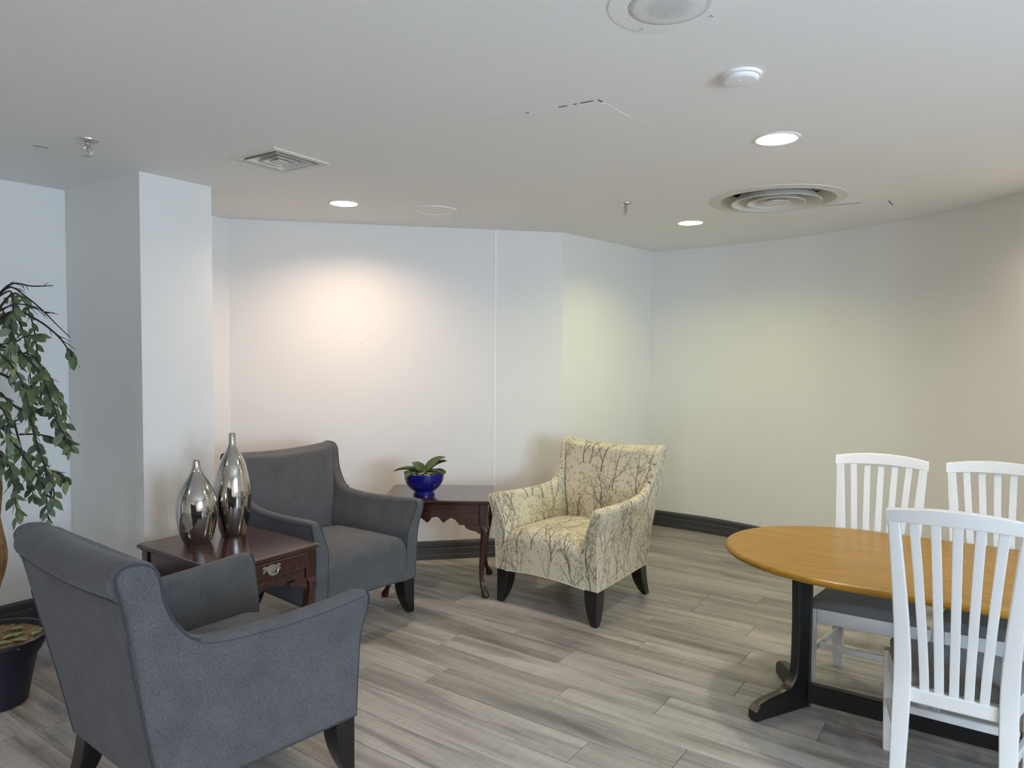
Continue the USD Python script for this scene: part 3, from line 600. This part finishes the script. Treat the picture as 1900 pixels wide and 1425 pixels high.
# ------------------------------------------------------------------ end tables
def batwing():
    h = [(0, .021), (.006, .018), (.010, .020), (.013, .016), (.019, .014), (.024, .017), (.031, .019), (.038, .013), (.036, .008), (.031, .009), (.032, .004), (.037, .001), (.036, -.006), (.030, -.009), (.027, -.003), (.022, -.002), (.017, -.008), (.012, -.014), (.006, -.017), (0, -.021)]
    P = np.array(h); Q = P[::-1][1:-1] * [-1, 1]; return affinity.scale(Polygon(np.vstack([P, Q])).buffer(0), 1.28, 1.22, origin=(0, 0))
def end_table(t, drawer):
    W, D, Ht = .66, .50, .62                      # carcass along x and y; the top overhangs it
    Z1 = Ht - .024; rings = []
    def ch(w, d, c): return np.array([(w / 2 - c, -d / 2), (w / 2, -d / 2 + c), (w / 2, d / 2 - c), (w / 2 - c, d / 2), (-w / 2 + c, d / 2), (-w / 2, d / 2 - c), (-w / 2, -d / 2 + c), (-w / 2 + c, -d / 2)])
    for o, z in ((.000, Z1), (.010, Z1), (.012, Z1 + .004), (.020, Z1 + .008), (.022, Z1 + .012), (.022, Ht - .007), (.018, Ht - .002), (.012, Ht)):
        rings.append(at_z(ch(W + 2 * o, D + 2 * o, .012 + o * .4), z))
    obj('table_top', loft(rings), M['mahogany'], t, smooth=False)
    # scalloped aprons
    def scallop(L, low, hi):
        k = L / .66; a = [(-L / 2, Z1), (-L / 2, low)]
        half = [(.0, hi), (.025, hi - .006), (.045, low + .022), (.060, low + .014), (.075, low + .022), (.095, hi - .014), (.115, hi - .007), (.135, hi - .014), (.150, low + .028), (.158, low + .016), (.168, low + .014), (.170, low)]
        half = [(x * k, z) for x, z in half]
        s = spline([(-x, z) for x, z in half[::-1]] + half[1:], 3); s = s[(s[:, 1] <= hi + .002)]
        return Polygon([(-L / 2, Z1), (-L / 2, low)] + [tuple(q) for q in s] + [(L / 2, low), (L / 2, Z1)]).buffer(0)
    low, hi = .462, .512
    inx, iny = W - .09, D - .09
    obj('apron', moved(standing(scallop(inx, low, hi), .016), (0, -D / 2 + .010, 0)), M['mahogany'], t, smooth=30)
    obj('apron', moved(standing(scallop(inx, low, hi), .016), (0, D / 2 - .026, 0)), M['mahogany'], t, smooth=30)
    obj('apron', moved(rotz(standing(scallop(iny, low, hi), .016), 90), (-W / 2 + .026, 0, 0)), M['mahogany'], t, smooth=30)
    if drawer:
        lo = Polygon([(-iny / 2, .505), (-iny / 2, .446)] + [tuple(q) for q in spline([(-.15, .446), (-.135, .468), (-.11, .478), (-.085, .466), (-.06, .452), (-.03, .468), (0, .476), (.03, .468), (.06, .452), (.085, .466), (.11, .478), (.135, .468), (.15, .446)], 3)] + [(iny / 2, .446), (iny / 2, .505)]).buffer(0)
        obj('drawer_rail', moved(rotz(standing(lo, .016), 90), (W / 2 - .010, 0, 0)), M['mahogany'], t, smooth=30)
        x = W / 2; d = thing('drawer', parent=str(t.GetPath()))
        obj('drawer_box', bbox(x - .30, x - .014, -iny / 2 + .012, iny / 2 - .012, .515, Z1 - .012), M['mahogany'], d, smooth=False)
        rg = [np.array([(xx, sy * (iny / 2 - .002 - i), zz) for sy, zz in ((-1, .508 + i), (1, .508 + i), (1, Z1 - .004 - i), (-1, Z1 - .004 - i))]) for xx, i in ((x - .014, 0), (x - .006, 0), (x - .001, .004), (x + .001, .010), (x + .001, .012))]
        obj('drawer_front', loft(rg), M['mahogany'], d, smooth=False)
        pm = standing(batwing(), .0035); pm = moved(rotz(pm, 90), (x + .0045, 0, .553))
        obj('handle_plate', pm, M['handle'], d, smooth=False, label='pewter batwing drawer pull')
        q = [(x + .005, -.024, .556), (x + .014, -.025, .553), (x + .016, -.020, .538), (x + .016, 0, .532), (x + .016, .020, .538), (x + .014, .025, .553), (x + .005, .024, .556)]
        obj('bail_handle', tube(spline(q, 5), .0028, 8), M['handle'], d)
    else:
        obj('apron', moved(rotz(standing(scallop(iny, low, hi), .016), 90), (W / 2 - .010, 0, 0)), M['mahogany'], t, smooth=30)
    for sx in (1, -1):
        for sy in (1, -1):
            cx, cy = sx * (W / 2 - .027), sy * (D / 2 - .027); rings = []
            for z, w, o in ((Z1, .054, 0), (.462, .054, 0), (.456, .050, .003), (.440, .056, .009), (.415, .056, .010), (.37, .050, .006), (.30, .042, -.003), (.20, .033, -.011), (.12, .028, -.012), (.07, .028, -.006), (.045, .034, .006), (.028, .046, .014), (.014, .046, .016), (.006, .040, .015), (0, .036, .014)):
                rings.append(at_z(rrect(w, w, w * (.12 if z > .45 else .34)), z, cx + sx * o, cy + sy * o))
            obj('leg', loft(rings), M['mahogany_v'], t, smooth=40)
            # knee brackets either side of the leg
            br = Polygon([(0, .462), (.10, .462), (.096, .452), (.085, .440), (.06, .430), (.03, .424), (0, .405)])
            b1 = standing(br, .02); b2 = standing(br, .02)
            if sx > 0: b1 = xf(b1, np.diag([-1, 1, 1, 1])); b1.invert()
            b1 = moved(b1, (cx - sx * .02, sy * (D / 2 - .014) - .01, 0))
            b2 = rotz(b2, 90)
            if sy > 0: b2 = xf(b2, np.diag([1, -1, 1, 1])); b2.invert()
            b2 = moved(b2, (sx * (W / 2 - .014) + .01, cy - sy * .02, 0))
            obj('knee_bracket', cat(b1, b2), M['mahogany'], t, smooth=False)
ta = thing('end_table', 'mahogany end table with pewter drawer pull, holding two silver vases', 'side table', (-1.362, 3.372, 0), -35.0, group='mahogany end tables')
end_table(ta, True)
tb_ = thing('end_table', 'mahogany end table with scalloped apron, holding the blue planter', 'side table', (-.472, 4.652, 0), -1.0, group='mahogany end tables')
end_table(tb_, False)

# ------------------------------------------------------------------ vases and planter
TZ = .62
def vase(name, prof, loc, label):
    t = thing(name, label, 'vase', loc, group='silver bottle vases'); P = spline(prof, 6)
    P[:, 0] = np.maximum(P[:, 0], .001); inn = [(max(r - .004, .004), z) for r, z in P[::-1] if z > prof[-1][1] - .12]
    obj('body', lathe([(.0, 0.0)] + [tuple(q) for q in P] + inn, 72), M['vase'], t, smooth=50)
vase('bottle_vase', [(.054, 0), (.060, .012), (.0725, .057), (.0855, .128), (.0895, .20), (.0835, .27), (.069, .34), (.050, .39), (.029, .433), (.0185, .458), (.0165, .49), (.0165, .514)], (-1.406, 3.540, TZ), 'tall slender silver bottle vase, the taller of the pair')
vase('bottle_vase', [(.058, 0), (.064, .012), (.078, .050), (.091, .115), (.0945, .170), (.0855, .230), (.060, .287), (.036, .327), (.0205, .360), (.0165, .385), (.0155, .40)], (-1.516, 3.379, TZ), 'shorter teardrop silver bottle vase, left of the tall one')

BW = (-.570, 4.592, TZ)
t = thing('blue_planter', 'glossy cobalt blue footed bowl planter on the far end table', 'planter', BW)
P = spline([(.070, 0), (.071, .012), (.064, .020), (.082, .035), (.108, .062), (.126, .100), (.132, .138), (.131, .146)], 5)
obj('bowl', lathe([(.0, 0)] + [tuple(q) for q in P] + [(.125, .146), (.123, .128)], 64), M['blue_glaze'], t, smooth=45)
g = trimesh.creation.icosphere(4, 1.0); g.vertices = g.vertices * [.121, .121, .026] + [0, 0, .112]; g.vertices[:, 2] += .012 * (meshkit.noise(g.vertices * 70) - .5)
obj('bark_mix', g, M['bark_mix'], t, smooth=True)
t = thing('orchid', 'green broad-leaved orchid plant growing in the blue planter', 'plant', (BW[0], BW[1], BW[2] + .13))
def broadleaf(L, W, az, rise, droop, n=10, m=6):
    rings = []; ca, sa = math.cos(az), math.sin(az); r, z = .012, 0.; ang = rise; step = L / n; c = []
    for i in range(n + 1):
        c.append((r, z)); r += step * math.cos(ang); z += step * math.sin(ang); ang -= droop / n
    v = []; f = []
    for i, (r, z) in enumerate(c):
        s = i / n; w = W * (.28 + .72 * math.sin(math.pi * min(1, .12 + .80 * s ** .8))) * (1 if s < .97 else .35)
        for j in range(m + 1):
            q = (j / m - .5) * 2; zz = z + .28 * w * q * q
            v.append((r * ca - q * w * sa, r * sa + q * w * ca, zz))
    for i in range(n):
        for j in range(m):
            a = i * (m + 1) + j; f += [(a, a + 1, a + m + 2), (a, a + m + 2, a + m + 1)]
    v = np.array(v); f = np.array(f); k = len(v)                   # give the leaf a thickness
    v2 = np.vstack([v, v - [0, 0, .0022]]); rim = []
    edge = [i * (m + 1) for i in range(n)] + [n * (m + 1) + j for j in range(m)] + [i * (m + 1) + m for i in range(n, 0, -1)] + [j for j in range(m, 0, -1)]
    for a, b in zip(edge, edge[1:] + edge[:1]): rim += [(a, b, b + k), (a, b + k, a + k)]
    mm = trimesh.Trimesh(v2, np.vstack([f, f[:, ::-1] + k, rim]), process=False); mm.fix_normals(); return mm
for L, W, az, rise, dr in ((.200, .050, 3.0, .50, .95), (.165, .050, .12, .95, .85), (.185, .054, .62, 1.08, 1.05), (.135, .042, 2.3, .85, .75), (.16, .048, -.5, .55, .95), (.15, .044, 4.0, .55, 1.2), (.115, .036, 3.4, .75, .7)):
    obj('leaf', broadleaf(L, W, az, rise, dr), M['orchid_leaf'], t, smooth=True)
obj('stem', lathe([(.016, -.016), (.014, 0), (.010, .02), (.004, .035)], 14), M['green_twig'], t)
for k in range(22):
    a = NR.uniform(0, 6.28); r1 = NR.uniform(.08, .135); a2 = a + NR.uniform(-.8, .8)
    q = [(.02 * math.cos(a), .02 * math.sin(a), .0), (.06 * math.cos(a + .2), .06 * math.sin(a + .2), NR.uniform(.012, .028)), (.10 * math.cos((a + a2) / 2), .10 * math.sin((a + a2) / 2), NR.uniform(.014, .03)), (r1 * math.cos(a2), r1 * math.sin(a2), NR.uniform(.006, .018)), ((r1 + .006) * math.cos(a2 + .2), (r1 + .006) * math.sin(a2 + .2), NR.uniform(-.004, .004) if r1 < .115 else .02)]
    obj('root', tube(spline(q, 4), .0022, 6), M['root'], t)

# ------------------------------------------------------------------ dining table
AX = math.radians(-32.8); TA = np.array([math.cos(AX), math.sin(AX)]); TN = np.array([-TA[1], TA[0]]); TC = TN * 3.285
t = thing('dining_table', 'oval golden oak dining table on a black trestle base', 'dining table', (TC[0], TC[1], 0), -32.8)
def oval2(inset, n=48):
    """straight sides, half-elliptical ends."""
    hb, ea, tot = .475 - inset, .56 - inset, .91 - inset; out = []
    for k in range(n + 1):
        a = -math.pi / 2 + math.pi * k / n; out.append((tot - ea + ea * math.cos(a), hb * math.sin(a)))
    for k in range(n + 1):
        a = math.pi / 2 + math.pi * k / n; out.append((-(tot - ea) + ea * math.cos(a), hb * math.sin(a)))
    return np.array(out)
rings = [at_z(oval2(i), z) for i, z in ((.012, .682), (.004, .685), (0, .692), (0, .699), (.004, .706), (.011, .710))]
obj('table_top', loft(rings), M['oak'], t, smooth=25)
def lboard(th=.046):
    d0, d1, hf = .064, .315, .082; P = [(-.02, 0), (d1 - .012, 0), (d1, .012), (d1, hf - .034), (d1 - .022, hf - .012)]
    sl = spline([(d1 - .022, hf - .012), (d1 - .08, hf + .002), (d0 + .085, hf + .012), (d0 + .045, hf + .030), (d0 + .016, hf + .066), (d0 + .004, hf + .12), (d0 + .002, .40), (d0 + .012, .682)], 4)
    P = P[:-1] + [tuple(q) for q in sl] + [(-.02, .682)]
    poly = Polygon(P); c = .006; inn = poly.buffer(-c)
    A = prism(poly, th - 2 * c); A = moved(A, (0, 0, c)); B = prism(inn, th)
    # chamfer: hull-free loft between the outline and its inset
    o = np.array(poly.exterior.coords)[:-1]; n = len(o)
    tt = np.roll(o, -1, 0) - np.roll(o, 1, 0); tt /= np.linalg.norm(tt, axis=1, keepdims=True); sgn = 1 if poly.exterior.is_ccw else -1
    i_ = o + sgn * np.stack([-tt[:, 1], tt[:, 0]], 1) * c
    v = np.vstack([np.column_stack([q, np.full(n, z)]) for q, z in ((i_, 0), (o, c), (o, th - c), (i_, th))]); f = []
    for k in range(3):
        for j in range(n):
            a, b = k * n + j, k * n + (j + 1) % n; f += [(a, b, b + n), (a, b + n, a + n)]
    tv, tf = trimesh.creation.triangulate_polygon(Polygon(i_).buffer(0), engine='earcut'); k0 = len(v)
    v = np.vstack([v, np.column_stack([tv, np.zeros(len(tv))]), np.column_stack([tv, np.full(len(tv), th)])])
    m = trimesh.Trimesh(v, np.vstack([f, tf[:, ::-1] + k0, tf + k0 + len(tv)]), process=False); m.merge_vertices(); m.fix_normals()
    Mx = np.eye(4); Mx[:3, :3] = [[1, 0, 0], [0, 0, -1], [0, 1, 0]]; m.apply_transform(Mx); return moved(m, (0, th / 2, 0))
for sgn in (-1, 1):
    for da in (60, -60):
        base = 180 if sgn < 0 else 0
        m = moved(rotz(lboard(), base + da), (sgn * .566, 0, 0)); obj('trestle_leg', m, M['black_paint'], t, smooth=30)
obj('stretcher', bbox(-.55, .55, -.020, .020, .022, .105, .004), M['black_paint'], t, smooth=False)
for sgn in (-1, 1): obj('cleat', bbox(sgn * .566 - .03, sgn * .566 + .03, -.33, .33, .655, .682, .004), M['black_paint'], t, smooth=False)

# ------------------------------------------------------------------ dining chairs
def dining_chair(t):
    W = M['white_wood']
    def sect(w, d): return rrect(w, d, .006, 2)
    ys = lambda z: np.interp(z, [0, .20, .40, .52, .75, 1.02], [-.235, -.190, -.160, -.172, -.232, -.312])
    xs = lambda z: np.interp(z, [0, .45, .60, .80, 1.02], [.158, .153, .156, .167, .182])
    zz = np.array([0, .006, .12, .25, .36, .42, .48, .55, .65, .75, .85, .95, 1.004])
    for s in (-1, 1):
        rings = []
        for z in zz:
            w = np.interp(z, [0, .3, .45, .7, 1.0], [.044, .055, .055, .046, .036]) - (.006 if z == 0 else 0); rings.append(at_z(sect(w, .034), z, s * xs(z), ys(z)))
        obj('rear_leg', loft(rings), W, t, smooth=40)
    # crest rail, arched and bowed backwards
    def rail(z0, z1, hx, arch, bow, yb, th, lean=0., n=14):
        rings = []
        for x in np.linspace(-hx, hx, n + 1):
            q = 1 - (x / hx) ** 2; y = yb - bow * q; b = .004
            a0, a1 = z0 + arch * .55 * q, z1 + arch * q
            rings.append(np.array([(x, y - th / 2 + b, a0), (x, y + th / 2 - b, a0), (x, y + th / 2, a0 + b), (x, y + th / 2 - lean, a1 - b), (x, y + th / 2 - b - lean, a1), (x, y - th / 2 + b - lean, a1), (x, y - th / 2 - lean, a1 - b), (x, y - th / 2, a0 + b)]))
        return loft(rings)
    obj('crest_rail', rail(1.000, 1.045, .203, .020, .022, -.308, .026, .012), W, t, smooth=40)
    obj('lower_rail', rail(.350, .400, .135, 0, .002, -.158, .022), W, t, smooth=40)
    for k in range(5):
        q = (k - 2) / 2; rings = []
        for z in np.linspace(.392, 1.012, 9):
            s = (z - .392) / .62; x = q * (.086 + .036 * s ** 1.2); y = np.interp(z, [.392, .52, .75, 1.012], [-.158, -.176, -.236, -.318]) - (1 - q * q) * .016 * s
            rings.append(at_z(rrect(.029, .011, .003, 2), z, x, y))
        obj('slat', loft(rings), W, t, smooth=40)
    # seat frame
    for s in (-1, 1):
        rings = []
        for z, w in ((.40, .042), (.30, .041), (.15, .037), (.006, .032), (0, .027)): rings.append(at_z(rrect(w, w, .005, 2), z, s * .222, .150))
        obj('front_leg', loft(rings[::-1]), W, t, smooth=40)
        a, b = np.array([s * .152, -.150]), np.array([s * .222, .140]); d = b - a; L = np.linalg.norm(d); ang = math.degrees(math.atan2(d[1], d[0]))
        obj('side_apron', moved(rotz(bbox(0, L, -.010, .010, .335, .402, .003), ang), (a[0], a[1], 0)), W, t, smooth=False)
        a = np.array([s * .155, -.175]); d = b - a; L = np.linalg.norm(d); ang = math.degrees(math.atan2(d[1], d[0]))
        obj('side_stretcher', moved(rotz(bbox(0, L, -.009, .009, .185, .215, .003), ang), (a[0], a[1], 0)), W, t, smooth=False)
    obj('front_apron', bbox(-.20, .20, .143, .163, .335, .402, .003), W, t, smooth=False)
    obj('cross_stretcher', bbox(-.195, .195, .085, .103, .193, .223, .003), W, t, smooth=False)
    def f(x, y, z):
        w = .168 + .062 * np.clip((y + .16) / .34, 0, 1); r2 = rint(np.abs(x) - w, np.maximum(y - .182, -.150 - y), .03)
        zt = .445 + .022 * (1 - np.minimum((x / .26) ** 2, 1)) * (1 - np.minimum(((y - .01) / .24) ** 2, 1))
        return rint(r2, np.maximum(.400 - z, z - zt), .018)
    obj('seat', surfnet(f, (-.27, -.16, .39), (.27, .20, .48), .006), M['seat_gray'], t, smooth=True, label='dark gray fabric seat pad')
dc = thing('dining_chair', 'white slat-back dining chair in the right foreground, seen from behind', 'chair', (1.590, 2.470, 0), 55.8 - 90, group='white slat-back dining chairs')
dining_chair(dc)
copy_of(dc, (1.648, 3.188, 0), 237.5 - 90, 'white slat-back dining chair across the oak table, left of the two far ones')
copy_of(dc, (2.068, 2.942, 0), 239.5 - 90, 'white slat-back dining chair across the oak table at the right frame edge')

# ------------------------------------------------------------------ potted tree
PT = np.array([-2.245, 3.03, 0.])
t = thing('tree_pot', 'dark navy round plastic pot at the left frame edge', 'plant pot', PT)
P = [(.108, 0), (.116, .004), (.130, .09), (.152, .19), (.160, .222), (.170, .226), (.172, .240), (.180, .244), (.186, .270), (.200, .276), (.204, .288), (.203, .300), (.198, .304), (.188, .303), (.182, .285), (.178, .26)]
obj('pot_wall', lathe([(.0, 0)] + P, 64), M['pot'], t, smooth=30)
g = trimesh.creation.cylinder(.179, .02, sections=48).subdivide().subdivide(); g.apply_translation([0, 0, .262]); g.vertices[:, 2] += .018 * meshkit.noise(g.vertices * 40) * (g.vertices[:, 2] > .26)
obj('moss', g, M['moss'], t, smooth=40)
def leafmesh(L, W, p, d, nrm, curl=.18):
    d = np.array(d, float); d /= np.linalg.norm(d); n = np.array(nrm, float); n -= d * (n @ d); n /= np.linalg.norm(n) + 1e-9; b = np.cross(d, n); v = []
    prof = [(0, .04), (.14, .55), (.32, .95), (.52, 1.0), (.72, .74), (.88, .36), (1, .02)]
    for s, w in prof:
        c = np.array(p) + d * L * s - n * curl * L * s * s; fold = .22 * w * W
        v += [c + b * w * W + n * fold, c, c - b * w * W + n * fold]
    f = []
    for i in range(len(prof) - 1):
        a = 3 * i
        for k in (0, 1): f += [(a + k, a + k + 1, a + k + 4), (a + k, a + k + 4, a + k + 3)]
    return trimesh.Trimesh(np.array(v), np.array(f), process=False)
rl = random.Random(5)
for k in range(9):                                          # fallen leaves on the moss
    a = rl.uniform(-1.6, 1.4); r = rl.uniform(.06, .165)
    obj('fallen_leaf', leafmesh(.062, .017, (r * math.cos(a), r * math.sin(a), .287), (math.cos(a + rl.uniform(-2, 2)), math.sin(a + rl.uniform(-2, 2)), .12), (0, 0, 1)), LEAF[2], t, smooth=True)
tree = thing('weeping_tree', 'artificial weeping fig tree with drooping leafy branches at the left edge', 'tree', (PT[0], PT[1], .25))
def twist(ph, turns=1.6, n=48):
    q = []
    for i in range(n + 1):
        s = i / n; a = ph + turns * 2 * math.pi * s; r = .019 + .010 * math.sin(9 * s + 4.2); q.append((r * math.cos(a) + .012 * math.sin(4 * s) - .028, r * math.sin(a), 1.52 * s))
    return np.array(q)
for k in range(3):
    s = np.linspace(0, 1, 49); rad = .026 + .020 * np.exp(-((s - .25) / .07) ** 2) - .006 * s + .012 * np.exp(-((s - .565) / .04) ** 2)
    m = tube(twist(k * 2.094), rad, 14); m.vertices += m.vertex_normals * (.006 * (meshkit.noise(m.vertices * [60, 60, 14], k) - .5))[:, None]
    obj('trunk', m, M['bark'], tree, smooth=60)
def ray(px, py, Y):
    """a point of the crown in the tree's own frame (measured in the photograph, set at its depth Y)."""
    a, b = px - 950, py - 712.5; a, b = a * math.cos(ROLL) + b * math.sin(ROLL), -a * math.sin(ROLL) + b * math.cos(ROLL); u, x = -b / F_PX, a / F_PX
    dy, dz = math.cos(_p) + u * math.sin(_p), -math.sin(_p) + u * math.cos(_p); k = Y / dy
    return np.array([x * k, Y, CH + dz * k]) - [PT[0], PT[1], .25]
# (depths start, end; path of image points; twig thickness; share of the path that carries leaves)
BR = [((3.0, 2.9), [(-14, 560), (20, 527), (60, 531), (98, 530)], .005, 0), ((3.05, 3.1), [(-14, 560), (18, 533), (50, 552), (78, 575), (105, 602), (131, 627)], .0045, 0),
      ((3.0, 3.0), [(-14, 585), (22, 566), (50, 566), (72, 574), (90, 582)], .0045, 0), ((3.0, 3.02), [(-14, 600), (30, 578), (66, 592), (95, 612), (118, 636), (140, 672)], .006, .16),
      ((2.95, 2.9), [(-16, 560), (18, 540), (24, 566), (21, 600), (20, 650), (19, 700)], .004, .75), ((3.1, 2.95), [(-12, 640), (24, 636), (45, 625), (76, 619)], .0045, .25),
      ((3.05, 3.0), [(-12, 640), (25, 648), (50, 665), (75, 695), (92, 735), (104, 770), (112, 800), (128, 830)], .006, .8), ((2.92, 2.88), [(-14, 690), (15, 700), (45, 735), (55, 770), (66, 815), (78, 850), (98, 905), (100, 925), (96, 940)], .006, .72),
      ((3.1, 3.15), [(-12, 800), (20, 786), (52, 768), (84, 755), (100, 756)], .0045, .45), ((2.9, 2.86), [(-16, 780), (10, 800), (35, 835), (60, 870), (80, 900), (86, 920), (90, 965)], .005, .8),
      ((3.0, 3.0), [(26, 782), (38, 828), (50, 868), (58, 905), (63, 922)], .0045, .65), ((2.95, 2.9), [(-14, 830), (14, 860), (22, 880), (28, 925), (32, 960)], .003, .95),
      ((3.12, 3.1), [(-10, 720), (18, 745), (40, 760), (62, 748), (75, 722)], .0045, .8), ((3.05, 3.08), [(36, 806), (70, 806), (96, 812), (120, 820)], .0045, .55),
      ((2.85, 2.80), [(-14, 650), (10, 665), (30, 690), (45, 720), (52, 750)], .0045, .95), ((3.15, 3.2), [(40, 655), (60, 660), (85, 690), (105, 725), (118, 760), (120, 800)], .004, .9),
      ((2.88, 2.84), [(-16, 745), (5, 760), (16, 790), (20, 820), (10, 850), (2, 880)], .004, .95), ((3.0, 2.95), [(62, 865), (88, 870), (108, 880), (128, 895)], .003, .9),
      ((3.18, 3.2), [(-15, 560), (5, 575), (12, 610), (30, 640), (40, 680)], .004, .8), ((3.0, 2.98), [(100, 770), (112, 795), (125, 815), (134, 838)], .003, 1.)]
leaves = []
def leafy(Q, share, spacing):
    L = np.concatenate([[0], np.cumsum(np.linalg.norm(np.diff(Q, axis=0), axis=1))]); tot = L[-1]; s = tot * (1 - share); k = 0
    while s < tot:
        p = np.array([np.interp(s, L, Q[:, i]) for i in range(3)]); i = min(np.searchsorted(L, s), len(Q) - 1); d = Q[i] - Q[i - 1]; d /= np.linalg.norm(d) + 1e-9
        sd = np.cross(d, [0, 0, 1]); sd /= np.linalg.norm(sd) + 1e-9; sg = 1 if k % 2 else -1
        dd = d * rl.uniform(.1, .9) + sd * sg * rl.uniform(.3, 1.) + np.array([rl.uniform(-.4, .4), rl.uniform(-.5, .5), -rl.uniform(.25, .9)])
        nn = np.array([rl.uniform(-.6, .6), -1 + rl.uniform(-.2, .9), rl.uniform(-.2, .8)])
        leaves.append((rl.uniform(.044, .064), p, dd, nn)); s += spacing * rl.uniform(.7, 1.3); k += 1
for (Y0, Y1), pts, r, share in BR:
    n = len(pts); Q = spline([ray(px, py, Y0 + (Y1 - Y0) * i / (n - 1)) for i, (px, py) in enumerate(pts)], 6)
    m = tube(Q, np.linspace(r, r * .35, len(Q)), 6); ext = []
    for _ in range(6):                                       # bare side twigs
        i = rl.randrange(4, len(Q) - 1); d = Q[i] - Q[i - 1]; d /= np.linalg.norm(d) + 1e-9; e = d + np.array([rl.uniform(-.6, .6), rl.uniform(-.6, .6), rl.uniform(-.6, .6)])
        ext.append(tube(np.array([Q[i], Q[i] + e * .022, Q[i] + e * rl.uniform(.03, .055) + [0, 0, -.006]]), [.0018, .0014, .0007], 4))
    obj('branch', cat(m, *ext), M['twig'], tree)
    if share: leafy(Q, share, .0135)
rl.shuffle(leaves); vis = leaves[:298]
for i, (L, p, d, nn) in enumerate(vis):
    z = p[2] + .25; w = rl.random(); c = LEAF[0] if w < .34 else LEAF[1] if w < .68 else LEAF[3] if w < .84 else LEAF[2]
    obj('leaf', leafmesh(L, L * rl.uniform(.21, .26), p, d, nn), c, tree, smooth=True)
# the half of the crown beyond the frame
far = []; fb = []; spare = leaves[298:]
for k in range(16):
    a = rl.uniform(1.7, 4.5); z0 = rl.uniform(1.0, 1.45); L = rl.uniform(.35, .55); dx, dy = math.cos(a), math.sin(a)
    Q = spline([(0, 0, z0), (dx * L * .5, dy * L * .5, z0 + .16), (dx * L * .85, dy * L * .85, z0 + .02), (dx * L, dy * L, z0 - rl.uniform(.2, .45))], 7); fb.append(tube(Q, np.linspace(.006, .002, len(Q)), 5))
    n0 = len(leaves); leafy(Q, .75, .026); far += leaves[n0:]
obj('branchwork', cat(*fb), M['twig'], tree, kind='stuff')
obj('foliage', cat(*[leafmesh(L, L * .26, p, d, nn) for L, p, d, nn in far + spare]), LEAF[1], tree, smooth=True, kind='stuff')
